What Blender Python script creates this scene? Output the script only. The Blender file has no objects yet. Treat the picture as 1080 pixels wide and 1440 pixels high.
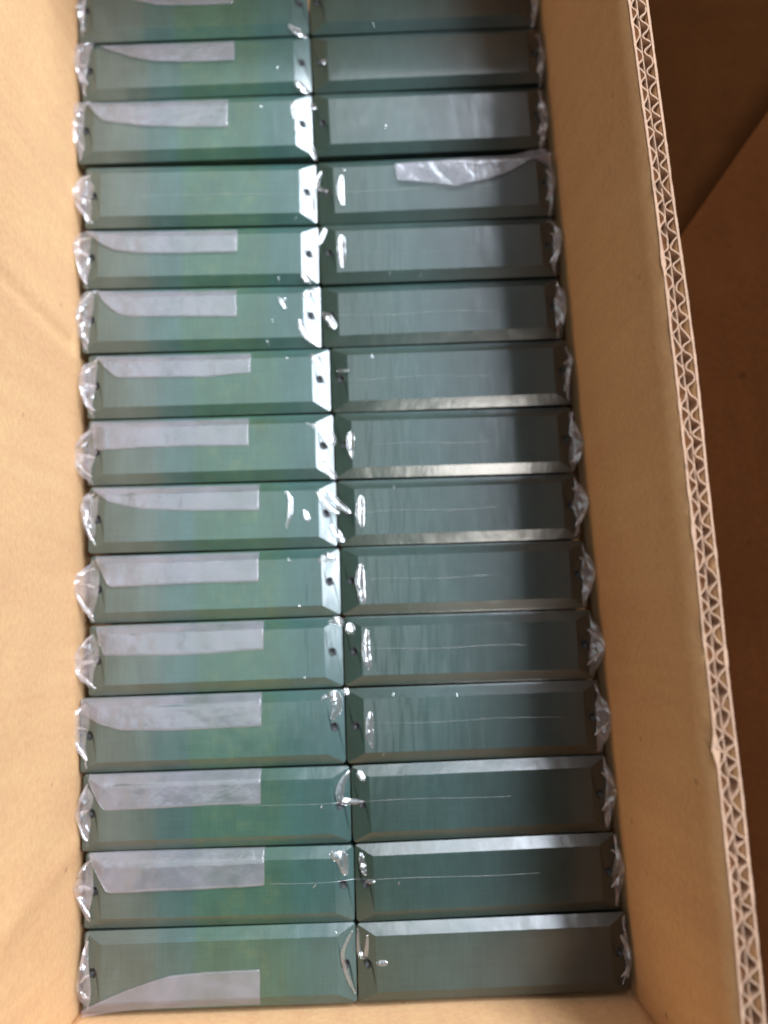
import bpy, bmesh, math, random
from mathutils import Vector, Matrix, Euler, noise
random.seed(7)
SC = bpy.context.scene
COL = SC.collection
R = math.radians

# ------------------------------------------------------------------ camera
CAM_LOC = Vector((0.01382, -0.28457, 0.35374))
CAM_ROT = Euler((0.14453, -0.01586, -0.05199), 'XYZ')
FPX = 1130.0
cd = bpy.data.cameras.new('camera'); cam = bpy.data.objects.new('camera', cd); COL.objects.link(cam)
cam.location = CAM_LOC; cam.rotation_euler = CAM_ROT
cd.sensor_fit = 'VERTICAL'; cd.sensor_height = 36.0; cd.lens = FPX / 1440 * 36.0
cd.clip_start = 0.01; cd.clip_end = 50
cd.dof.use_dof = True; cd.dof.focus_distance = 0.30; cd.dof.aperture_fstop = 4.5
SC.camera = cam
# ------------------------------------------------------------------ world and lamps
W = bpy.data.worlds.new('World'); SC.world = W; W.use_nodes = True
bg = W.node_tree.nodes['Background']
bg.inputs[0].default_value = (1.0, 0.76, 0.55, 1); bg.inputs[1].default_value = 0.03

def area(name, loc, target, sx, sy, power, colr):
    ld = bpy.data.lights.new(name, 'AREA'); ld.shape = 'RECTANGLE'; ld.size = sx; ld.size_y = sy
    ld.energy = power; ld.color = colr
    o = bpy.data.objects.new(name, ld); COL.objects.link(o); o.location = loc
    d = (Vector(target) - Vector(loc)).normalized()
    z = -d; y = Vector((0, 1, 0)); x = y.cross(z).normalized(); y = z.cross(x)
    o.rotation_euler = Matrix((x, y, z)).transposed().to_euler()
    return o
area('ceiling_lamp', (0.72, 0.42, 1.25), (0, -0.2, 0), 0.42, 1.5, 74, (0.79, 0.88, 1.0))
area('overhead_lamp', (-0.26, 0.38, 1.6), (-0.26, 0.38, 0), 0.84, 1.9, 9.6, (0.84, 0.94, 1.0))
area('far_ceiling_lamp', (0.24, 1.52, 1.6), (0, -.4, 0), 0.5, 0.5, 7.5, (0.92, 0.93, 1.0))
area('side_lamp', (0.55, -2.55, 1.75), (0, -0.2, 0), 0.62, 0.36, 22, (1.0, 0.96, 0.90))
SC.view_settings.view_transform = 'Standard'; SC.view_settings.look = 'None'
SC.view_settings.exposure = 0.0; SC.view_settings.gamma = 1.0
SC.view_settings.use_curve_mapping = False
SC.render.engine = 'CYCLES'
SC.cycles.transparent_max_bounces = 24

CM = CAM_ROT.to_matrix()
def bp(px, py, z=0.0):
    """point of the plane at height z that a traced pixel (1080x1440) falls on"""
    d = CM @ Vector(((px - 540) / FPX, -(py - 720) / FPX, -1.0))
    t = (z - CAM_LOC.z) / d.z
    return CAM_LOC + d * t

# ------------------------------------------------------------------ helpers
def tag(o, label=None, cat=None, group=None, kind=None):
    if label: o['label'] = label
    if cat: o['category'] = cat
    if group: o['group'] = group
    if kind: o['kind'] = kind
    return o
def empty(name, loc, rz=0):
    o = bpy.data.objects.new(name, None); COL.objects.link(o); o.location = loc
    o.rotation_euler = (0, 0, rz); o.empty_display_size = 0.01
    return o
def mk(name, verts, faces, mat, parent=None, smooth=False, uv=None):
    me = bpy.data.meshes.new(name); me.from_pydata([tuple(v) for v in verts], [], faces); me.update()
    bm = bmesh.new(); bm.from_mesh(me); bmesh.ops.recalc_face_normals(bm, faces=bm.faces); bm.to_mesh(me); bm.free()
    if smooth:
        for p in me.polygons: p.use_smooth = True
    me.materials.append(mat)
    o = bpy.data.objects.new(name, me); COL.objects.link(o)
    if parent is not None: o.parent = parent
    return o
def fbm(p, s, oct=3):
    v = 0; a = 1; n = 0
    for k in range(oct):
        v += a * noise.noise(Vector(p) * s); n += a; a *= .5; s *= 2.1
    return v / n
def interp(pts, x):
    if x <= pts[0][0]: a, b = pts[0], pts[1]
    elif x >= pts[-1][0]: a, b = pts[-2], pts[-1]
    else:
        for a, b in zip(pts, pts[1:]):
            if a[0] <= x <= b[0]: break
    t = (x - a[0]) / (b[0] - a[0] + 1e-9)
    return a[1] + t * (b[1] - a[1])

# ------------------------------------------------------------------ materials
def newmat(name):
    m = bpy.data.materials.new(name); m.use_nodes = True
    nt = m.node_tree; nt.nodes.clear()
    out = nt.nodes.new('ShaderNodeOutputMaterial')
    return m, nt, out
def N(nt, typ, **kw):
    n = nt.nodes.new(typ)
    for k, v in kw.items():
        if k.startswith('i_'): n.inputs[k[2:].replace('_', ' ')].default_value = v
        else: setattr(n, k, v)
    return n
def mapped(nt, scale, coord='Object'):
    tc = N(nt, 'ShaderNodeTexCoord'); mp = N(nt, 'ShaderNodeMapping'); mp.inputs['Scale'].default_value = scale
    nt.links.new(tc.outputs[coord], mp.inputs[0]); return mp.outputs[0]
def noise_n(nt, vec, scale, detail=3, rough=.5):
    n = N(nt, 'ShaderNodeTexNoise'); n.inputs['Scale'].default_value = scale
    n.inputs['Detail'].default_value = detail; n.inputs['Roughness'].default_value = rough
    nt.links.new(vec, n.inputs['Vector']); return n.outputs[0]
def ramp(nt, fac, stops, interp_='LINEAR'):
    r = N(nt, 'ShaderNodeValToRGB'); e = r.color_ramp.elements; r.color_ramp.interpolation = interp_
    while len(e) < len(stops): e.new(.5)
    for el, (p, c) in zip(e, stops): el.position = p; el.color = (*c, 1) if len(c) == 3 else c
    nt.links.new(fac, r.inputs[0]); return r.outputs[0]
def mixc(nt, fac, a, b, mode='MIX'):
    m = N(nt, 'ShaderNodeMix', data_type='RGBA', blend_type=mode)
    if isinstance(fac, float): m.inputs[0].default_value = fac
    else: nt.links.new(fac, m.inputs[0])
    for s, v in ((6, a), (7, b)):
        if isinstance(v, tuple): m.inputs[s].default_value = (*v, 1)
        else: nt.links.new(v, m.inputs[s])
    return m.outputs[2]
def bump(nt, h, strength, dist, prev=None):
    b = N(nt, 'ShaderNodeBump'); b.inputs['Strength'].default_value = strength; b.inputs['Distance'].default_value = dist
    nt.links.new(h, b.inputs['Height'])
    if prev is not None: nt.links.new(prev, b.inputs['Normal'])
    return b.outputs[0]

def kraft(name, col, dark, rough=.75, axis=(1, 1, 1), bumpy=.25, spec=.25):
    m, nt, out = newmat(name)
    p = N(nt, 'ShaderNodeBsdfPrincipled')
    v = mapped(nt, (1, 1, 1)); v2 = mapped(nt, axis)
    big = noise_n(nt, v, 9, 4, .6); fib = noise_n(nt, v, 420, 3, .7); st = noise_n(nt, v2, 110, 2, .5)
    c = mixc(nt, ramp(nt, big, [(.35, (0, 0, 0)), (.7, (1, 1, 1))]), col, dark)
    c = mixc(nt, .16, c, ramp(nt, fib, [(.3, (.25, .14, .07)), (.7, (.95, .78, .55))]), 'OVERLAY')
    c = mixc(nt, .10, c, ramp(nt, st, [(.3, (.3, .2, .1)), (.7, (.8, .7, .5))]), 'OVERLAY')
    sp = noise_n(nt, v, 140, 1, .4); sm = noise_n(nt, mapped(nt, (1, .35, .8)), 34, 5, .7)
    c = mixc(nt, ramp(nt, sp, [(.77, (0, 0, 0)), (.80, (.55, .55, .55))]), c, tuple(q * .55 for q in dark))
    c = mixc(nt, ramp(nt, sm, [(.60, (0, 0, 0)), (.78, (.4, .4, .4))]), c, tuple(q * .78 for q in dark))
    nt.links.new(c, p.inputs['Base Color']); p.inputs['Roughness'].default_value = rough
    p.inputs['Specular IOR Level'].default_value = spec
    nr = bump(nt, st, bumpy, .0006); nr = bump(nt, fib, .2, .0002, nr); nt.links.new(nr, p.inputs['Normal'])
    nt.links.new(p.outputs[0], out.inputs[0]); return m
M_KRAFT = kraft('kraft_cardboard', (.68, .43, .235), (.62, .38, .205), axis=(1, 1, .06))
M_EDGE = kraft('torn_kraft_edge', (.40, .265, .19), (.27, .175, .12), rough=.9, bumpy=.1)
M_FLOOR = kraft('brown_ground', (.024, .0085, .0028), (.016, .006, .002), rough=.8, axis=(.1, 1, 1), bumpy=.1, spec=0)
M_FLAP = kraft('shaded_brown_cardboard', (.034, .0115, .0038), (.025, .0085, .0028), rough=.8, axis=(1, .1, 1), bumpy=.1, spec=0)  # shade outside the carton put into the dark colours of sheet and ground

H = .0028; BV = .0044; EV = .0077       # raised height, long bevel, end slope
def bar_mat(name, left):
    """green moulded plastic with a fine brushed grain under tight clear wrap"""
    m, nt, out = newmat(name)
    p = N(nt, 'ShaderNodeBsdfPrincipled')
    tc = N(nt, 'ShaderNodeTexCoord'); oi = N(nt, 'ShaderNodeObjectInfo')
    off = N(nt, 'ShaderNodeVectorMath', operation='ADD')
    sc = N(nt, 'ShaderNodeVectorMath', operation='SCALE'); sc.inputs[3].default_value = 3.7
    cmb = N(nt, 'ShaderNodeCombineXYZ')
    for k in range(3): nt.links.new(oi.outputs['Random'], cmb.inputs[k])
    nt.links.new(cmb.outputs[0], sc.inputs[0]); nt.links.new(tc.outputs['Object'], off.inputs[0]); nt.links.new(sc.outputs[0], off.inputs[1])
    def mp(scale):
        q = N(nt, 'ShaderNodeMapping'); q.inputs['Scale'].default_value = scale
        nt.links.new(off.outputs[0], q.inputs[0]); return q.outputs[0]
    sx = N(nt, 'ShaderNodeSeparateXYZ'); nt.links.new(tc.outputs['Object'], sx.inputs[0])
    wob = noise_n(nt, mp((1, 1, 1)), 60, 2)
    def madd(a, mul, add):
        q = N(nt, 'ShaderNodeMath', operation='MULTIPLY_ADD'); nt.links.new(a, q.inputs[0]); q.inputs[1].default_value = mul
        if isinstance(add, float): q.inputs[2].default_value = add
        else: nt.links.new(add, q.inputs[2])
        return q.outputs[0]
    w0 = madd(oi.outputs['Random'], .035, madd(wob, .03, .468))
    u = madd(sx.outputs[0], 1 / .108, w0)          # 0..1 along the bar
    if left:
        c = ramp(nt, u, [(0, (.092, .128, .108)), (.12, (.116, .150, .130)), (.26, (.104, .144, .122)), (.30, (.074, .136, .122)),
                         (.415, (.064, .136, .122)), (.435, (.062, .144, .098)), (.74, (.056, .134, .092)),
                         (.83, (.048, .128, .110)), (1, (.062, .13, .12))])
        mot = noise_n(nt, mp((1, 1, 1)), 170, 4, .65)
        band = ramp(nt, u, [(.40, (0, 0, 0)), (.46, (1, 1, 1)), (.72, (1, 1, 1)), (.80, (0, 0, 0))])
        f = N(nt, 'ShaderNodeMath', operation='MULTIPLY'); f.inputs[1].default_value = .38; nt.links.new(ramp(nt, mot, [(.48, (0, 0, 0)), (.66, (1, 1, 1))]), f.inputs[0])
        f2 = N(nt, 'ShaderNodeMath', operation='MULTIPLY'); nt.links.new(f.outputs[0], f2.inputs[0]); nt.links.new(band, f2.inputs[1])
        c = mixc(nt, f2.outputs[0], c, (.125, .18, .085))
    else:
        c = ramp(nt, u, [(0, (.060, .105, .078)), (.10, (.060, .118, .096)), (.3, (.060, .126, .112)), (.6, (.064, .112, .104)), (.8, (.048, .068, .060)), (1, (.040, .054, .048))])  # bluish haze, then the right wall's shade, painted into the colour
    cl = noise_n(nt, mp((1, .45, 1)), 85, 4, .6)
    k = .52 if left else .34  # right column's weaker light put into a darker plastic colour
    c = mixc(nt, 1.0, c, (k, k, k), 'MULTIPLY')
    c = mixc(nt, .55, c, ramp(nt, cl, [(.3, (.35, .38, .36)), (.7, (.62, .66, .66))]), 'OVERLAY')
    gr = noise_n(nt, mp((1, .04, 1)), 1500, 2); gr2 = noise_n(nt, mp((.05, 1, 1)), 1300, 2)
    c = mixc(nt, .12, c, ramp(nt, gr, [(.3, (.2, .2, .2)), (.7, (.8, .8, .8))]), 'OVERLAY')
    c = mixc(nt, .10, c, ramp(nt, gr2, [(.3, (.2, .2, .2)), (.7, (.8, .8, .8))]), 'OVERLAY')
    nt.links.new(c, p.inputs['Base Color'])
    p.inputs['Roughness'].default_value = .36; p.inputs['Specular IOR Level'].default_value = .3
    nr = bump(nt, gr, .15, .00008); nr = bump(nt, wob, .3, .0006, nr); nt.links.new(nr, p.inputs['Normal'])
    cw = noise_n(nt, mp((1, .35, 1)), 130, 3, .5); cw2 = noise_n(nt, mp((1, .8, 1)), 45, 2, .5)
    stv = noise_n(nt, mp((1, .16, 1)), 210, 2, .5)
    msk = ramp(nt, u, [(.55, (0, 0, 0)), (.85, (1, 1, 1)), (1, (.4, .4, .4))] if left else [(0, (.3, .3, .3)), (.1, (1, 1, 1)), (.4, (.15, .15, .15)), (1, (.1, .1, .1))])
    q = N(nt, 'ShaderNodeMath', operation='MULTIPLY'); nt.links.new(stv, q.inputs[0]); nt.links.new(msk, q.inputs[1])
    gt = N(nt, 'ShaderNodeMath', operation='GREATER_THAN'); nt.links.new(sx.outputs[2], gt.inputs[0]); gt.inputs[1].default_value = H * .97
    q2 = N(nt, 'ShaderNodeMath', operation='MULTIPLY'); nt.links.new(q.outputs[0], q2.inputs[0]); nt.links.new(gt.outputs[0], q2.inputs[1])
    c0 = bump(nt, q2.outputs[0], .55, .0010)
    cn = bump(nt, cw, .4, .0004, c0); cn = bump(nt, cw2, .4, .0009, cn)
    p.inputs['Coat Weight'].default_value = 1; p.inputs['Coat Roughness'].default_value = .20; p.inputs['Coat IOR'].default_value = 1.6
    nt.links.new(cn, p.inputs['Coat Normal'])
    nt.links.new(p.outputs[0], out.inputs[0]); return m
M_BARL = bar_mat('green_plastic_printed', True); M_BARR = bar_mat('green_plastic_shaded_end', False)

def film(name, milky, glossy, col, rough, bmp=.5, sc=260, vary=.25):
    m, nt, out = newmat(name)
    tr = N(nt, 'ShaderNodeBsdfTransparent')
    df = N(nt, 'ShaderNodeBsdfDiffuse'); df.inputs[0].default_value = (*col, 1)
    tl = N(nt, 'ShaderNodeBsdfTranslucent'); tl.inputs[0].default_value = (*col, 1)
    gl = N(nt, 'ShaderNodeBsdfGlossy'); gl.inputs['Roughness'].default_value = rough
    v = mapped(nt, (1, 1, 1)); n1 = noise_n(nt, v, sc, 3, .6)
    nr = bump(nt, n1, bmp, .0006); nt.links.new(nr, gl.inputs['Normal']); nt.links.new(nr, df.inputs['Normal'])
    a = N(nt, 'ShaderNodeMixShader'); a.inputs[0].default_value = .35
    nt.links.new(df.outputs[0], a.inputs[1]); nt.links.new(tl.outputs[0], a.inputs[2])
    n2 = noise_n(nt, v, 90, 3, .6)
    mr = N(nt, 'ShaderNodeMapRange'); mr.inputs[1].default_value = .3; mr.inputs[2].default_value = .7
    mr.inputs[3].default_value = milky * (1 - vary); mr.inputs[4].default_value = min(1, milky * (1 + vary)); nt.links.new(n2, mr.inputs[0])
    b = N(nt, 'ShaderNodeMixShader'); nt.links.new(mr.outputs[0], b.inputs[0])
    nt.links.new(tr.outputs[0], b.inputs[1]); nt.links.new(a.outputs[0], b.inputs[2])
    c = N(nt, 'ShaderNodeMixShader'); c.inputs[0].default_value = glossy
    nt.links.new(b.outputs[0], c.inputs[1]); nt.links.new(gl.outputs[0], c.inputs[2])
    nt.links.new(c.outputs[0], out.inputs[0]); return m
M_FROST = film('frosted_film', .185, .06, (.52, .48, .55), .2, .4, vary=.38)
M_GATHER = film('crumpled_film', .115, .055, (.74, .69, .74), .2, .3, vary=.7)
M_FOLD = film('folded_film', .22, .18, (.84, .80, .84), .14, .4)
M_CLEAR = film('clear_film', .05, .15, (.8, .8, .84), .19, .5)
M_SEAM = film('weld_seam_film', .16, .14, (.8, .8, .84), .2, .2)
def simple(name, col, rough, metal=0):
    m, nt, out = newmat(name); p = N(nt, 'ShaderNodeBsdfPrincipled')
    v = mapped(nt, (1, 1, 1)); n1 = noise_n(nt, v, 900, 2)
    nt.links.new(mixc(nt, n1, tuple(c * .7 for c in col), tuple(c * 1.3 for c in col)), p.inputs['Base Color'])
    p.inputs['Roughness'].default_value = rough; p.inputs['Metallic'].default_value = metal
    nt.links.new(p.outputs[0], out.inputs[0]); return m
M_SCREW = simple('dark_screw', (.012, .014, .015), .55, 0)

# ------------------------------------------------------------------ traced measurements
LB = [(154, 61), (117, 142.6), (120, 235), (128, 323), (124, 407), (128, 499), (128, 591), (128, 684), (136, 780), (129, 879), (133, 980), (121, 1088), (121, 1198), (125, 1308), (117, 1427)]
CB = [(435, 50), (439, 133), (443, 226), (447, 317), (450, 402), (457, 490), (469, 581), (474, 675), (477, 770), (481, 866), (485, 967), (490, 1075), (497, 1187), (500, 1297), (503, 1410)]
RB = [(750, 38), (762, 119), (765, 212), (777, 305), (789, 390), (789, 477), (799, 571), (811, 665), (815, 758), (827, 857), (840, 955), (853, 1061), (862, 1169), (871, 1281), (884, 1393)]
LB.insert(0, (110, -22)); CB.insert(0, (431, -34)); RB.insert(0, (742, -46))
XL = [111, 115, 110, 121, 117, 117, 124, 124, 126, 126, 126, 114, 117, 119, 117]
XR = [752, 762, 765, 777, 782, 789, 801, 807, 814, 824, 834, 845, 856, 869, 883]
XS = [434, 438, 440, 446, 449, 452, 465, 470, 474, 479, 483, 486, 494, 499, 502]
INS = {(2, 'b'): 5.5, (3, 't'): 3.5}
       # raised height, long bevel, end slope
def yl(i, x):      # y of row line i at x, left column / right column
    a, b = (LB[i], CB[i]) if x <= CB[i][0] else (CB[i], RB[i])
    return a[1] + (x - a[0]) / (b[0] - a[0]) * (b[1] - a[1])

ROWN = ['top', 'second', 'third', 'fourth', 'fifth', 'sixth', 'seventh', 'middle', 'ninth', 'tenth', 'eleventh', 'twelfth', 'thirteenth', 'fourteenth', 'bottom']

# ------------------------------------------------------------------ bars
def bar_mesh(L, Wd):
    """frustum-topped long block with a countersunk hole in each end slope"""
    hx, hy = L / 2, Wd / 2; V = []; F = []
    def v(x, y, z): V.append((x, y, z)); return len(V) - 1
    D = -.019; cr = .0014
    # rounded outline, two rings (rim and foot)
    ring = []
    for sx_, sy_, a0 in ((1, 1, 0), (-1, 1, 90), (-1, -1, 180), (1, -1, 270)):
        for k in range(3):
            a = R(a0 + 45 * k); ring.append((sx_ * (hx - cr) + cr * math.cos(a), sy_ * (hy - cr) + cr * math.sin(a)))
    rim = [v(x, y, 0) for x, y in ring]; foot = [v(x, y, D) for x, y in ring]
    n = len(ring)
    for k in range(n): F.append((rim[k], rim[(k + 1) % n], foot[(k + 1) % n], foot[k]))
    F.append(tuple(foot))
    px, py = hx - EV, hy - BV
    P = [v(px, py, H), v(-px, py, H), v(-px, -py, H), v(px, -py, H)]
    F.append(tuple(P))
    # long bevels (corner middle vertices 1,4,7,10 are the mitres)
    F.append((P[0], P[1], rim[4], rim[3], rim[2], rim[1]))
    F.append((P[2], P[3], rim[10], rim[9], rim[8], rim[7]))
    # end slopes with hole
    sl = H / EV
    for s in (1, -1):
        if s == 1: loop = [rim[10], rim[11], rim[0], rim[1], P[0], P[3]]
        else: loop = [rim[4], rim[5], rim[6], rim[7], P[2], P[1]]
        cx = s * (hx - EV * .56); r0 = .0019
        K = 16
        def zz(x): return (hx - abs(x)) * sl
        circ = []
        for k in range(K):
            a = 2 * math.pi * k / K; x = cx + r0 * math.cos(a); y = r0 * math.sin(a); circ.append(v(x, y, zz(x)))
        # split outer loop to K+ points by walking and connecting nearest by angle
        ang = lambda i: math.atan2(V[i][1], V[i][0] - cx) % (2 * math.pi)
        outer = sorted(loop, key=ang); M = len(outer)
        # triangulate annulus by merging angular sequences
        oa = [ang(i) for i in outer]; ca = [2 * math.pi * k / K for k in range(K)]
        i = j = 0; o_end = M; c_end = K
        # start: outer[0] and circ nearest below
        j0 = int(round(oa[0] / (2 * math.pi / K))) % K
        jj = 0
        while i < M or jj < K:
            oi_ = outer[i % M]; cj = circ[(j0 + jj) % K]
            na = oa[(i + 1) % M] + (2 * math.pi if i + 1 >= M else 0)
            nc = (j0 + jj + 1) * 2 * math.pi / K
            if jj >= K or (i < M and na < nc): F.append((oi_, outer[(i + 1) % M], cj)); i += 1
            else: F.append((oi_, circ[(j0 + jj + 1) % K], cj)); jj += 1
        prev = circ
        for rr, dz in ((.00165, -.0007), (.0015, -.0022)):
            cur = []
            for k in range(K):
                a = 2 * math.pi * k / K; x = cx + rr * math.cos(a); cur.append(v(x, rr * math.sin(a), zz(cx) + dz))
            for k in range(K): F.append((prev[k], prev[(k + 1) % K], cur[(k + 1) % K], cur[k]))
            prev = cur
        F.append(tuple(prev))
    return V, F
def screw_mesh(cx, z, s):
    V = []; F = []; K = 14
    def ringv(r, dz): 
        b = len(V)
        for k in range(K):
            a = 2 * math.pi * k / K; V.append((r * math.cos(a), r * math.sin(a), dz))
        return list(range(b, b + K))
    rs = [ringv(.00198, .00002), ringv(.00192, .00020), ringv(.00165, .00016), ringv(.00150, -.0004), ringv(.00125, -.00042), ringv(.00085, -.00050), ringv(.00065, -.0012), ringv(.0003, -.0013)]
    for a, b in zip(rs, rs[1:]):
        for k in range(K): F.append((a[k], a[(k + 1) % K], b[(k + 1) % K], b[k]))
    F.append(tuple(rs[-1]))
    t = math.atan(H / EV) * s
    m = Matrix.Rotation(t, 4, 'Y')
    return [tuple((m @ Vector(q)) + Vector((cx, 0, z))) for q in V], F

BAR = {}
def make_bar(i, side):
    it = INS.get((i, 't'), 1.3); ib = INS.get((i, 'b'), 1.5)
    x0, x1 = (XL[i], XS[i] - 1.1) if side == 'l' else (XS[i] + 1.1, XR[i])
    q = [bp(x, yl(k, x) + d, 0) for x, k, d in ((x0, i, it), (x1, i, it), (x1, i + 1, -ib), (x0, i + 1, -ib))]
    a = (q[0] + q[3]) / 2; b = (q[1] + q[2]) / 2; c = (a + b) / 2
    rz = math.atan2(b.y - a.y, b.x - a.x); L = (b - a).length
    Wd = ((q[0] - q[3]).length + (q[1] - q[2]).length) / 2
    n = Vector((-math.sin(rz), math.cos(rz), 0))
    Wd = (abs((q[0] - q[3]).dot(n)) + abs((q[1] - q[2]).dot(n))) / 2
    tz = random.uniform(-.0004, .0004)
    root = empty('green_bar', (c.x, c.y, tz), rz)
    lr = 'left' if side == 'l' else 'right'
    root.rotation_euler = (R(random.uniform(-.8, .8)), R(random.uniform(-.5, .5)), rz)
    rn = ROWN[i]
    if side == 'l':
        lab = f'green bar in the left column, {rn} row from the top, milky strip across it'
        if i == 3: lab = 'green bar in the left column, fourth row, the only left one without milky strip'
        if i == 14: lab = 'green bar at the bottom left corner, milky strip along its lower edge'
    else:
        lab = f'green bar in the right column, {rn} row from the top, shaded right half'
        if i == 3: lab = 'green bar in the right column, fourth row, crinkled film along its upper edge'
        if i == 14: lab = 'green bar at the bottom right corner of the carton'
    tag(root, lab, 'bar', 'green bars packed in the carton')
    V, F = bar_mesh(L, Wd)
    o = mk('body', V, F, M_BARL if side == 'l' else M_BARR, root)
    bv = o.modifiers.new('edge', 'BEVEL'); bv.width = .00045; bv.segments = 3; bv.limit_method = 'ANGLE'; bv.angle_limit = R(14)
    for p in o.data.polygons: p.use_smooth = True
    wn = o.modifiers.new('wn', 'WEIGHTED_NORMAL'); wn.keep_sharp = False
    for s in (-1, 1):
        cx = s * (L / 2 - EV * .56)
        V, F = screw_mesh(cx, EV * .56 * H / EV - .0001, s)
        mk('screw', V, F, M_SCREW, root, smooth=True)
    BAR[(i, side)] = (c, rz, L, Wd)
for i in range(15):
    for s in 'lr': make_bar(i, s)

def bar_h(i, x, y):
    """height of the packed row i at a world point: the two frustums and the dip between"""
    best = -.0012
    for s in 'lr':
        c, rz, L, Wd = BAR[(i, s)]
        dx, dy = x - c.x, y - c.y
        u = dx * math.cos(rz) + dy * math.sin(rz); v = -dx * math.sin(rz) + dy * math.cos(rz)
        d = min(H, (L / 2 - abs(u)) * H / EV, (Wd / 2 - abs(v)) * H / BV)
        best = max(best, d)
    return best

# ------------------------------------------------------------------ clear sleeves
def loft(name, A, B, n, m, zf, mat, parent, thick=.00006, jit=0):
    """sheet between two traced curves A and B (pixel polylines), n x m, heights from zf(x, y, s, t)"""
    def samp(P, t):
        Ls = [0]
        for a, b in zip(P, P[1:]): Ls.append(Ls[-1] + math.hypot(b[0] - a[0], b[1] - a[1]))
        d = t * Ls[-1]
        for k in range(len(P) - 1):
            if d <= Ls[k + 1] + 1e-9:
                f = (d - Ls[k]) / (Ls[k + 1] - Ls[k] + 1e-9); return (P[k][0] + f * (P[k + 1][0] - P[k][0]), P[k][1] + f * (P[k + 1][1] - P[k][1]))
        return P[-1]
    V = []; F = []
    for a in range(n + 1):
        s = a / n; p = samp(A, s); q = samp(B, s)
        for b in range(m + 1):
            t = b / m; w = bp(p[0] + t * (q[0] - p[0]), p[1] + t * (q[1] - p[1]), .0028)
            if jit and 0 < a < n and 0 < b < m: w.x += random.uniform(-jit, jit); w.y += random.uniform(-jit, jit)
            V.append((w.x, w.y, zf(w.x, w.y, s, t)))
    for a in range(n):
        for b in range(m):
            k = a * (m + 1) + b; F.append((k, k + 1, k + m + 2, k + m + 1))
    o = mk(name, V, F, mat, None, smooth=True)
    if thick:
        sd = o.modifiers.new('thin', 'SOLIDIFY'); sd.thickness = thick
    o.parent = parent; o.matrix_parent_inverse = Matrix.Translation(-parent.location)
    return o
def ridge(p, s):
    v = 0; a = 1
    for k in range(3):
        v += a * (1 - 2 * abs(noise.noise(Vector(p) * s))); a *= .5; s *= 2.2
    return v / 1.75
def fold_ribbon(i, pts, w, parent):
    """a standing fold of film: narrow arched strip leaning to the right"""
    V = []; F = []; D = []
    # resample smooth
    P = []
    for k in range(len(pts) - 1):
        p0 = pts[max(k - 1, 0)]; p1 = pts[k]; p2 = pts[k + 1]; p3 = pts[min(k + 2, len(pts) - 1)]
        for j in range(8):
            t = j / 8; f = lambda a, b, c, d: .5 * (2 * b + (c - a) * t + (2 * a - 5 * b + 4 * c - d) * t * t + (3 * b - a - 3 * c + d) * t ** 3)
            P.append((f(p0[0], p1[0], p2[0], p3[0]), f(p0[1], p1[1], p2[1], p3[1])))
    P.append(pts[-1]); n = len(P); m = 8
    wp = [bp(x, y, .003) for x, y in P]
    wm = w * .00031
    zc = max(bar_h(i, q.x, q.y) for q in wp)
    for k, q in enumerate(wp):
        a = wp[max(k - 1, 0)]; b = wp[min(k + 1, n - 1)]; d = (b - a); d.z = 0; d.normalize()
        nn = Vector((-d.y, d.x, 0))
        if nn.x < 0 and abs(nn.x) > .3: nn = -nn
        s = k / (n - 1); env = (math.sin(math.pi * min(1, max(0, s * .96 + .02)))) ** .6
        ww = wm * env * (1 + .35 * noise.noise(q * 700))
        base = bar_h(i, q.x, q.y) * .6 + zc * .4 + .0004
        for j in range(m + 1):
            t = j / m * 2 - 1
            x = q + nn * (t * ww / 2)
            lean = -(x.x - q.x) * .42 + (x.y - q.y) * -.12
            z = base + lean + (1 - t * t) * ww * .16 + .0002 * noise.noise(x * 900)
            z = max(z, bar_h(i, x.x, x.y) + .00025)
            V.append((x.x, x.y, z))
    for k in range(n - 1):
        for j in range(m):
            a = k * (m + 1) + j; F.append((a, a + 1, a + m + 2, a + m + 1))
    return V, F
def joined(name, parts, mat, parent, thick=.00005):
    V = []; F = []
    for v, f in parts:
        b = len(V); V += v; F += [tuple(q + b for q in ff) for ff in f]
    o = mk(name, V, F, mat, None, smooth=True)
    if thick: sd = o.modifiers.new('thin', 'SOLIDIFY'); sd.thickness = thick
    o.parent = parent; o.matrix_parent_inverse = Matrix.Translation(-parent.location); return o

# milky overlap strips: lower curve of each, traced; upper edge follows the row line
STRIP = {0: [(150, -22), (185, 0), (220, 8), (270, 9), (328, 6)], 1: [(113, 52), (150, 70), (185, 81), (215, 87), (265, 88), (330, 86)],
 2: [(119, 141), (133, 160), (145, 171), (200, 178), (260, 180), (321, 180)], 4: [(117, 322), (140, 342), (160, 352), (200, 357), (260, 357), (334, 355)],
 5: [(136, 410), (150, 430), (168, 443), (185, 446), (240, 446), (333, 446)], 6: [(136, 503), (150, 520), (165, 532), (230, 531), (290, 531), (353, 525)],
 7: [(128, 600), (134, 634), (200, 630), (270, 628), (350, 628)], 8: [(130, 690), (155, 707), (200, 716), (270, 719), (365, 718)],
 9: [(134, 785), (153, 826), (200, 824), (290, 820), (364, 818)], 10: [(135, 885), (145, 922), (230, 922), (290, 920), (371, 913)],
 11: [(113, 1003), (140, 1018), (170, 1027), (250, 1027), (368, 1021)], 12: [(124, 1100), (145, 1140), (230, 1136), (300, 1132), (367, 1130)],
 13: [(124, 1205), (150, 1256), (220, 1253), (290, 1250), (372, 1245)]}
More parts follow.
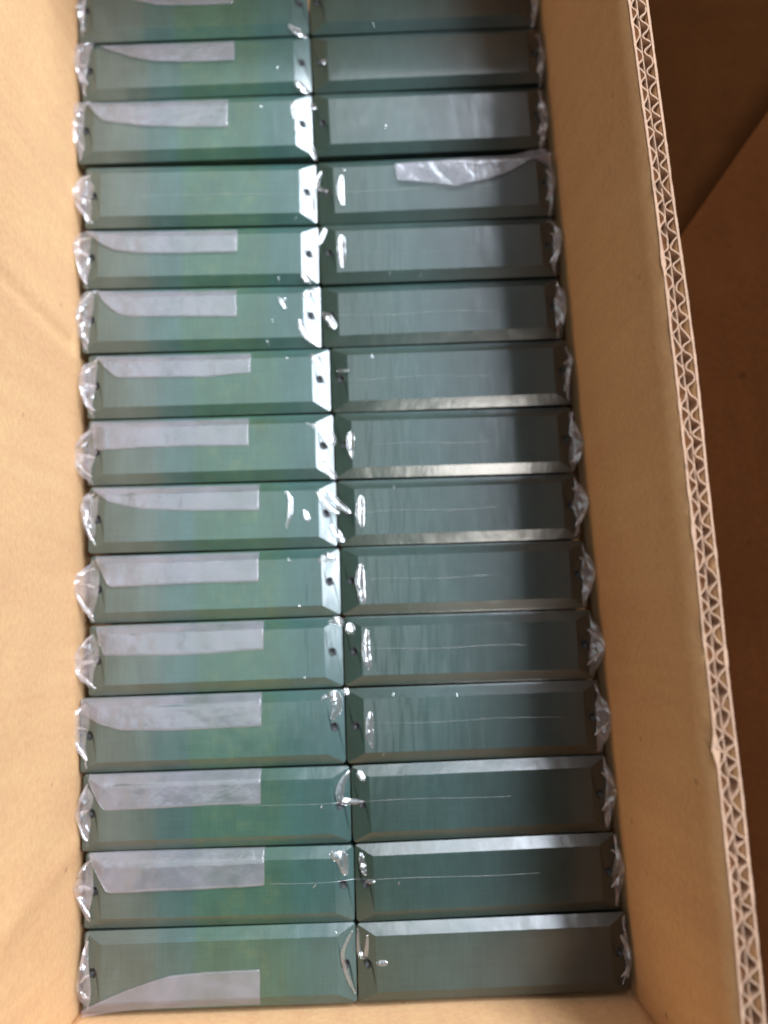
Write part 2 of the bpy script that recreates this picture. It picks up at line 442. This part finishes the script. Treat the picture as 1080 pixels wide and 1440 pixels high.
# outlines of the gathered film at the left and right ends (top, tip(s), bottom)
GL = {0: [(116, -20), (107, 10), (112, 30), (117, 48)], 1: [(116, 50), (104, 58), (101, 76), (108, 105), (120, 132)], 2: [(121, 137), (105, 142), (98, 165), (104, 200), (110, 222)],
 3: [(124, 239), (110, 250), (100, 268), (105, 284), (126, 318)], 4: [(118, 322), (107, 326), (102, 346), (112, 380), (121, 403)], 5: [(138, 405), (115, 410), (106, 440), (107, 470), (122, 494)],
 6: [(137, 502), (116, 512), (110, 535), (117, 565), (128, 586)], 7: [(128, 594), (112, 612), (102, 636), (106, 662), (127, 681)], 8: [(133, 688), (117, 694), (112, 712), (120, 750), (134, 776)],
 9: [(132, 786), (108, 806), (102, 822), (112, 852), (128, 874)], 10: [(133, 884), (107, 915), (102, 932), (112, 958), (131, 976)], 11: [(124, 984), (106, 998), (97, 1026), (106, 1050), (121, 1082)],
 12: [(123, 1096), (110, 1125), (106, 1146), (114, 1172), (120, 1192)], 13: [(127, 1203), (112, 1230), (103, 1250), (110, 1275), (119, 1298)], 14: [(122, 1316), (114, 1345), (108, 1385), (110, 1410), (122, 1424)]}
GR = {0: [(750, -40), (757, 0), (755, 20), (748, 34)], 1: [(752, 44), (762, 62), (766, 76), (764, 100), (759, 116)], 2: [(757, 124), (768, 150), (771, 168), (768, 190), (763, 206)],
 3: [(764, 210), (776, 226), (780, 252), (778, 275), (772, 300)], 4: [(770, 308), (786, 318), (792, 330), (786, 360), (778, 384)], 5: [(782, 394), (795, 408), (797, 432), (792, 460), (784, 474)],
 6: [(794, 486), (805, 496), (806, 508), (800, 530), (799, 565)], 7: [(801, 578), (812, 600), (822, 622), (816, 645), (806, 662)], 8: [(808, 670), (824, 690), (829, 706), (818, 730), (812, 754)],
 9: [(818, 764), (832, 785), (838, 802), (832, 830), (824, 852)], 10: [(828, 862), (842, 882), (851, 906), (846, 930), (836, 950)], 11: [(836, 962), (852, 985), (861, 1008), (858, 1035), (846, 1058)],
 12: [(850, 1066), (862, 1090), (867, 1115), (862, 1140), (858, 1165)], 13: [(864, 1176), (874, 1200), (878, 1222), (875, 1250), (869, 1276)], 14: [(878, 1290), (884, 1320), (888, 1350), (886, 1375), (882, 1388)]}
# folds that catch the lamp over the joint: (points, width px)
FOLD = {0: [([(405, 34), (418, 42), (432, 48)], 9)], 1: [([(416, 112), (424, 120), (434, 128)], 12), ([(453, 82), (457, 90)], 6)],
 2: [([(414, 168), (412, 150), (424, 143), (430, 158)], 6), ([(416, 178), (430, 196), (444, 222)], 9), ([(436, 140), (443, 150)], 6)],
 3: [([(426, 292), (436, 278), (440, 306)], 11), ([(452, 238), (444, 258), (462, 268)], 7), ([(481, 246), (479, 268), (482, 290)], 8)],
 4: [([(424, 384), (438, 396)], 10), ([(458, 318), (446, 342)], 8), ([(481, 330), (481, 350), (482, 378)], 10)],
 5: [([(425, 418), (440, 408), (448, 424)], 9), ([(421, 448), (430, 470), (452, 486)], 8), ([(452, 438), (462, 446), (472, 463)], 9), ([(392, 418), (402, 435)], 5)],
 6: [([(437, 497), (446, 505), (452, 516)], 10), ([(474, 521), (492, 521)], 4)],
 7: [([(430, 595), (448, 602), (462, 622), (468, 616), (455, 592)], 7), ([(450, 646), (460, 658), (472, 673)], 9), ([(494, 606), (494, 622), (495, 645)], 10)],
 8: [([(446, 690), (462, 710), (478, 722)], 8), ([(460, 688), (474, 706), (494, 722)], 7), ([(464, 736), (474, 750), (484, 762)], 8), ([(508, 696), (507, 718), (509, 742)], 9), ([(401, 690), (408, 700), (408, 722), (402, 744)], 5), ([(428, 716), (434, 734)], 6)],
 9: [([(448, 790), (462, 783), (474, 786)], 10), ([(508, 792), (507, 818), (511, 850)], 10)],
 10: [([(462, 876), (474, 872), (482, 880)], 8), ([(490, 875), (494, 892)], 9), ([(516, 884), (515, 915), (519, 942)], 9)],
 11: [([(452, 984), (470, 978), (474, 996), (466, 1012)], 11), ([(484, 968), (490, 978)], 6), ([(521, 1000), (520, 1024), (524, 1052)], 9)],
 12: [([(492, 1084), (480, 1104), (480, 1126), (512, 1128)], 8), ([(503, 1084), (513, 1098)], 7)],
 13: [([(466, 1206), (480, 1206), (486, 1232)], 12), ([(507, 1200), (510, 1218), (514, 1232)], 6), ([(514, 1240), (528, 1240)], 4)],
 14: [([(496, 1310), (482, 1340), (488, 1372), (500, 1400)], 4), ([(503, 1308), (505, 1340), (514, 1345), (517, 1316)], 5), ([(529, 1354), (546, 1354)], 5)]}
SEAM = {3: (150, 700), 4: (470, 700), 5: (470, 700), 6: (460, 690), 7: (485, 690), 8: (490, 700), 9: (500, 700), 10: (505, 740), 11: (500, 790), 12: (340, 720), 13: (380, 760)}
LM = {3: .5}

for i in range(15):
    c = bp(XS[i], (CB[i][1] + CB[i + 1][1]) / 2, 0)
    root = empty('plastic_sleeve', (c.x, c.y, 0))
    d = {0: 'at the top edge', 3: 'crinkled over its right bar',
         14: 'milky strip along its lower edge', 12: 'bright knot at its left end'}.get(i)
    lab = f'clear plastic sleeve round the {ROWN[i]} pair of bars' + (', ' + d if d else ', milky strip at left')
    tag(root, lab, 'plastic sleeve', 'clear sleeves round the pairs of bars')
    sd_ = i * 3.17
    # --- milky strip
    if i in STRIP:
        bot = STRIP[i]; x0 = bot[0][0]; x1 = bot[-1][0]
        top = [(x0 + (x1 - x0) * k / 6, yl(i, x0 + (x1 - x0) * k / 6) + 2.5) for k in range(7)]
        top[0] = (x0, min(top[0][1], bot[0][1]))
        nb = 60
        bb = [(x0 + (x1 - x0) * k / 40, interp(bot, x0 + (x1 - x0) * k / 40)) for k in range(41)]
        tt = [(x, min(yl(i, x) + 2.5, y - .5)) for x, y in bb]
        def zf(x, y, s, t, i=i, sd_=sd_):
            b = bar_h(i, x, y); lift = .0004 + .0007 * max(0, 1 - s * 6)
            return max(b, -.0002) + lift + .00035 * (fbm((x, y, sd_), 120) + .5) * (.4 + t) + (.0006 * ridge((x, y, sd_), 90) if s < .25 else 0) * (1 - s * 4 if s < .25 else 0)
        loft('milky_strip', tt, bb, 80, 12, zf, M_FROST, root)
    if i == 14:
        up = [(112, 1424), (140, 1408), (180, 1391), (215, 1379), (240, 1371), (290, 1366), (366, 1362)]
        xs = [112 + (366 - 112) * k / 40 for k in range(41)]
        tt = [(x, interp(up, x)) for x in xs]; bb = [(x, max(interp(up, x) + 1, yl(15, x) - 1 + max(0, (190 - x) * .10))) for x in xs]
        def zf(x, y, s, t): return max(bar_h(14, x, y), -.0002) + .0005 + .0008 * max(0, 1 - s * 5) + .0004 * fbm((x, y, 3), 120)
        loft('milky_strip', tt, bb, 80, 12, zf, M_FROST, root)
    if i == 3:
        up = [(555, 233), (620, 228), (680, 222), (720, 217), (745, 209), (766, 206), (774, 214)]
        dn = [(558, 256), (600, 259), (640, 264), (680, 255), (715, 243), (748, 224), (776, 232)]
        def zf(x, y, s, t): return max(bar_h(3, x, y), 0) + .0008 + .0013 * (ridge((x * .8 + y * .5, y * .35, 5), 75) * .5 + .5) * (1 if s < .5 else .45)
        loft('milky_strip', up, dn, 110, 16, zf, M_FROST, root)
    # --- gathered ends
    for side, G in (('l', GL), ('r', GR)):
        out_ = G[i]; sgn = 1 if side == 'l' else -1
        y0, y1 = out_[0][1], out_[-1][1]
        ex = XL[i] if side == 'l' else XR[i]
        inn = []
        w_in = 9 if side == 'l' else 5
        rr = random.Random(i * 7 + (side == 'l'))
        for k in range(7):
            t = k / 6; y = y0 + (y1 - y0) * t
            inn.append((ex + sgn * (w_in * ((1.5 - 1.15 * t) if side == 'l' and i not in (3, 14) else .45 + .55 * math.sin(math.pi * t)) + rr.uniform(-4, 4)), y + (rr.uniform(-3, 3) if 0 < k < 6 else 0)))
        def zf(x, y, s, t, i=i, sd_=sd_, side=side):
            b = bar_h(i, x, y)
            e = math.sin(math.pi * min(1, max(0, s)))
            free = -.0012 + .0040 * e
            cr = (.0009 * ridge((x, y * .6, sd_), 95) + random.uniform(-.0006, .0008)) * (.25 + .9 * t) * (.4 + .6 * e)
            return max(b + .0002, (1 - t) * (b + .0005) + t * free + cr)
        o = loft('gathered_end', inn, out_, 13, 4, zf, M_GATHER, root, jit=.0009)
        o.data.shade_flat()
        if side == 'l': fans = [(.12, .5), (.3, .45), (.5, .5), (.7, .45), (.88, .5)]
        else: fans = [(.25, .5), (.55, .5), (.8, .45)]
        fp = []
        for f0, f1 in fans:
            f0 += random.uniform(-.07, .07)
            p0 = (inn[0][0] * .6 + out_[0][0] * .4 , y0 + (y1 - y0) * f0)
            k = len(out_) // 2; p2 = (out_[k][0] + sgn * 2, out_[k][1] + (f0 - .5) * (y1 - y0) * .35)
            p0 = (ex + sgn * random.uniform(3, 9), p0[1])
            p1 = ((p0[0] + p2[0]) / 2, (p0[1] * .6 + p2[1] * .4) + random.uniform(-3, 3))
            fp.append(fold_ribbon(i, [p0, p1, p2], random.uniform(3, 6), root))
        for q in fp[::2]: joined('end_fold', [q], M_FOLD, root)
    # --- creases over the joint
    for p, w in FOLD[i]: joined('joint_crease', [fold_ribbon(i, p, w * 1.45, root)], M_CLEAR, root)
    rr = random.Random(90 + i)
    for k in range(rr.randint(1, 3)):
        x = rr.choice((rr.uniform(XS[i] - 80, XS[i] - 24), rr.uniform(XS[i] + 18, XS[i] + 170))); ym = rr.choice((yl(i, x) + rr.uniform(9, 16), yl(i + 1, x) - rr.uniform(14, 20), (yl(i, x) + yl(i + 1, x)) / 2))
        d = rr.uniform(-3, 3); joined('film_glint', [fold_ribbon(i, [(x, ym), (x + d, ym + 2.5), (x + d * 2, ym + rr.uniform(4, 6))], rr.uniform(1.6, 2.6), root)], M_CLEAR, root)
    # --- weld line along the middle
    if i in SEAM:
        xa, xb = SEAM[i]; V = []; F = []; n = 80
        for k in range(n + 1):
            x = xa + (xb - xa) * k / n; y = yl(i, x) * .5 + yl(i + 1, x) * .5 + 1.2 * math.sin(k * .11 + i) - 2
            wd = .00017 * (.6 + .4 * noise.noise(Vector((k * .15, i, 0))))
            q = bp(x, y, .0038); z = bar_h(i, q.x, q.y) + .00012
            for dy, dz in ((-wd, 0), (0, .00022), (wd, 0)): V.append((q.x, q.y + dy, z + dz))
        for k in range(n):
            for j in range(2): a = k * 3 + j; F.append((a, a + 1, a + 4, a + 3))
        joined('weld_line', [(V, F)], M_SEAM, root, 0)

# ------------------------------------------------------------------ carton
HT = .100; ZB = -.022
box = empty('cardboard_carton', (0, -.25, ZB)); tag(box, 'open double-wall kraft cardboard carton holding the rows of green bars', 'cardboard box')
def par(o): o.parent = box; o.matrix_parent_inverse = Matrix.Translation(-box.location); return o
topin = [(884, 0), (893, 69), (903, 156), (910, 187), (929, 333), (938, 410), (948, 497), (973, 700), (978, 783), (983, 835), (990, 910), (1001, 1005), (1016, 1125), (1027, 1219), (1035, 1331), (1044, 1440)]
tin = [bp(x, y, HT) for x, y in topin]
basep = [(766, 0), (768, 60), (772, 160), (783, 250), (793, 330), (800, 430), (806, 500), (822, 620), (832, 720), (842, 800), (856, 930), (866, 1050), (876, 1160), (886, 1290), (893, 1400)]
bin_ = [bp(x, y, 0) for x, y in basep]
def cur(P, y): return interp(sorted([(p.y, p.x) for p in P]), y)
YF = bp(500, 1418, 0).y - .0015; YK = bp(430, -60, 0).y + .012
print('YF', YF, 'YK', YK, 'tin', [tuple(round(c, 3) for c in t) for t in (tin[0], tin[8], tin[-1])], 'bin', [tuple(round(c, 3) for c in t) for t in (bin_[0], bin_[8], bin_[-1])])
def fitl(P):
    n = len(P); my = sum(p.y for p in P) / n; mx = sum(p.x for p in P) / n
    b = sum((p.y - my) * (p.x - mx) for p in P) / sum((p.y - my) ** 2 for p in P); return lambda y: mx + b * (y - my)
ft = fitl(tin); fb = fitl(bin_)
def smooth_top(y):
    yy = min(max(y, tin[-1].y), tin[0].y); s = 0
    for k in range(-3, 4): s += cur(tin, min(max(yy + k * .012, tin[-1].y), tin[0].y))
    return s / 7 + (ft(y) - ft(yy))
def xr(y, z):
    t = (z - 0) / HT
    return fb(y) + (smooth_top(y) - fb(y)) * t + .0025 * math.sin(math.pi * min(1, max(0, t))) * math.sin(y * 9 + 1)
YN0, YN1 = YF - .012, YK + .008
def wall_sheet(off, z0, z1, ny=140, nz=10, th=.00045, jag=0, seed=0):
    V = []; F = []
    for a in range(ny + 1):
        y = YN0 + (YN1 - YN0) * a / ny
        j = jag * (max(0, noise.noise(Vector((y * 60, seed, 0)))) * 1.5 + .4 * abs(noise.noise(Vector((y * 400, seed, 2)))))
        for b in range(nz + 1):
            z = z0 + (z1 - j - z0) * b / nz
            V.append((xr(y, z) + off + .0004 * noise.noise(Vector((y * 22, z * 5, seed))) * (1 if b > nz - 2 else .5), y, z))
    for a in range(ny):
        for b in range(nz): k = a * (nz + 1) + b; F.append((k, k + 1, k + nz + 2, k + nz + 1))
    return V, F, th
TW = .0063
def addw(name, V, F, mat, th):
    o = mk(name, V, F, mat, None); 
    for p in o.data.polygons: p.use_smooth = True
    s = o.modifiers.new('t', 'SOLIDIFY'); s.thickness = th; s.offset = 0
    return par(o)
V, F, t_ = wall_sheet(0, ZB, HT, 260, jag=.0032, seed=1); rw = addw('right_wall', V, F, M_KRAFT, .0006)
def sub(o, parent): o.parent = parent; o.matrix_parent_inverse = Matrix.Identity(4); return o
V, F, t_ = wall_sheet(TW, ZB, HT, 260, jag=.0004, seed=2); o = addw('outer_liner', V, F, M_KRAFT, .0006); sub(o, rw)
V, F, t_ = wall_sheet(TW * .45, HT - .03, HT - .0004, 260, jag=.0008, seed=3); o = addw('middle_liner', V, F, M_EDGE, .00035); sub(o, rw)
# cut rims of the liners: pale torn paper
for off, sd in ((0, 1), (TW, 2)):
    V = []; F = []; n = 400
    for a in range(n + 1):
        y = YN0 + (YN1 - YN0) * a / n; w = .00040 * (1 + .5 * noise.noise(Vector((y * 250, sd, 0)))) + (.0022 if sd == 1 else .0007) * max(0, noise.noise(Vector((y * 75, sd, 4))) - .28) * (1 + noise.noise(Vector((y * 500, sd, 6))))
        z = HT + .0001 - (.0012 if sd == 1 else .0004) * (max(0, noise.noise(Vector((y * 60, sd, 0)))) * 1.5) * .6
        xx = xr(y, HT) + off + .0004 * noise.noise(Vector((y * 22, HT * 5, sd)))
        for dx, dz in ((-w, -.0009), (-w, 0), (w, 0), (w, -.0009)): V.append((xx + dx, y, z + dz + .0001 * noise.noise(Vector((y * 700, dx * 3000, sd)))))
    for a in range(n):
        for b in range(3): k = a * 4 + b; F.append((k, k + 1, k + 5, k + 4))
    o = mk('cut_rim', V, F, M_EDGE, None); par(o); sub(o, rw)
def flute(x0, x1, period, ph, seed):
    V = []; F = []; n = int((YN1 - YN0) / period * 14); zs = (HT - .028, HT - .012, HT - .0006, HT)
    for a in range(n + 1):
        y = YN0 + (YN1 - YN0) * a / n
        yy = y + .0022 * noise.noise(Vector((y * 70, seed, 1))) + .0012 * noise.noise(Vector((y * 260, seed, 7)))
        s = math.sin(2 * math.pi * yy / period + ph); s = math.copysign(abs(s) ** .9, s)
        am = 1 - .5 * max(0, noise.noise(Vector((y * 90, seed, 5))))
        u = .5 + .5 * s * min(am, 1)
        for z in zs: V.append((xr(y, z) + x0 + (x1 - x0) * u + .0004 * noise.noise(Vector((y * 420, seed, z * 50))), y, z - (.0006 * abs(noise.noise(Vector((y * 300, seed, 9)))) if z == HT else 0)))
    m = len(zs)
    for a in range(n):
        for b in range(m - 1): k = a * m + b; F.append((k, k + 1, k + m + 1, k + m))
    return V, F
for x0, x1, pe, ph, sd in ((.0004, TW * .45 - .0003, .0077, 0, 11), (TW * .45 + .0003, TW - .0004, .0072, 1.7, 13)):
    V, F = flute(x0, x1, pe, ph, sd); o = addw('corrugation', V, F, M_EDGE, .0005); sub(o, rw)
# left wall (slightly bowed, with a pressed diagonal crease) ; near wall ; far wall ; bottom
xl0 = bp(112, 720, 0).x - .0015
def xlw(y, z):
    b = interp(sorted([(bp(p, q, 0).y, bp(p, q, 0).x) for p, q in ((112, 0), (108, 200), (110, 500), (113, 720), (113, 1000), (110, 1200), (108, 1430))]), y)
    # crease runs up and away from the bars
    yc = bp(112, 492, 0).y; ln = (y - yc) - (z) * .05
    d = abs(ln)
    cr = -.0013 * math.exp(-(d / .0035) ** 2) * (1 if z > .004 else .3) + .0012 * max(0, 1 - d / .03)
    ln2 = (y - bp(112, 1190, 0).y) + z * .2
    cr += .0007 * math.exp(-(ln2 / .006) ** 2)
    return b - .0012 - max(0, z) * .03 + cr + .0012 * fbm((y, z, 2), 9) 
V = []; F = []; ny, nz = 300, 50
for a in range(ny + 1):
    y = YN0 + (YN1 - YN0) * a / ny
    for b in range(nz + 1): z = ZB + (HT - ZB) * b / nz; V.append((xlw(y, z), y, z))
for a in range(ny):
    for b in range(nz): k = a * (nz + 1) + b; F.append((k, k + 1, k + nz + 2, k + nz + 1))
o = addw('left_wall', V, F, M_KRAFT, .007); o.modifiers['t'].offset = 1
# make sure thickness goes outward
def endwall(name, y0, dy, slope):
    V = []; F = []; nx, nz = 60, 12
    for a in range(nx + 1):
        for b in range(nz + 1):
            z = ZB + (HT - ZB) * b / nz; y = y0 + dy * max(z, 0) / HT
            x = xlw(y, z) + (xr(y, z) - xlw(y, z)) * a / nx
            yy = y0 + slope * (x - 0) + dy * max(z, 0) / HT + .0006 * noise.noise(Vector((x * 15, z * 15, y0)))
            V.append((x, yy, z))
    for a in range(nx):
        for b in range(nz): k = a * (nz + 1) + b; F.append((k, k + 1, k + nz + 2, k + nz + 1))
    o = mk(name, V, F, M_KRAFT, None, smooth=True); s = o.modifiers.new('t', 'SOLIDIFY'); s.thickness = .007
    s.offset = 0; return par(o)
q0 = bp(112, 1431, 0); q1 = bp(890, 1400, 0); sl = (q1.y - q0.y) / (q1.x - q0.x)
endwall('near_wall', (q0.y - sl * q0.x) - .0045, -.002, sl)
endwall('far_wall', YK, .004, sl)
V = [(-.13, YN0, ZB), (.19, YN0, ZB), (.19, YN1, ZB), (-.13, YN1, ZB), (-.13, YN0, ZB - .006), (.19, YN0, ZB - .006), (.19, YN1, ZB - .006), (-.13, YN1, ZB - .006)]
V = [((xlw(y, 0) - .004) if x < 0 else (xr(y, 0) + .004), y, z) for x, y, z in V]
F = [(0, 1, 2, 3), (4, 5, 6, 7), (0, 1, 5, 4), (1, 2, 6, 5), (2, 3, 7, 6), (3, 0, 4, 7)]
par(mk('bottom', V, F, M_KRAFT, None))

# ------------------------------------------------------------------ outside the carton
G = -.030
bm = bmesh.new()
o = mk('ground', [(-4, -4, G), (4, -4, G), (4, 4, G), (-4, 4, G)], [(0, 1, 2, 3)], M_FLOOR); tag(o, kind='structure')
# loose brown cardboard sheet leaning beside the carton: diagonal edge
ZC = .0
e0 = bp(1085, 150, ZC); e1 = bp(955, 335, ZC - .012); e2 = bp(975, 560, ZC - .02)
d = (e0 - e1).normalized()
A_ = e0 + d * .25; B_ = e1; C_ = Vector((xr(-.60, 0) + .012, -.62, ZC - .02)); D_ = Vector((.75, -.62, ZC + .01)); E_ = Vector((.75, A_.y, ZC + .02))
A_.z = ZC + .02; B_.z = ZC - .012
B_.x = max(B_.x, xr(B_.y, 0) + TW + .004)
mid = Vector((xr(-.35, 0) + TW + .004, -.35, ZC - .018))
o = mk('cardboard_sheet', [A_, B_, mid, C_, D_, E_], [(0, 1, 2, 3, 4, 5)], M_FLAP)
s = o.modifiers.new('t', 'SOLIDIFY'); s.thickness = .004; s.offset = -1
tag(o, 'shaded brown cardboard sheet with a slanting edge lying beside the carton', 'cardboard sheet')
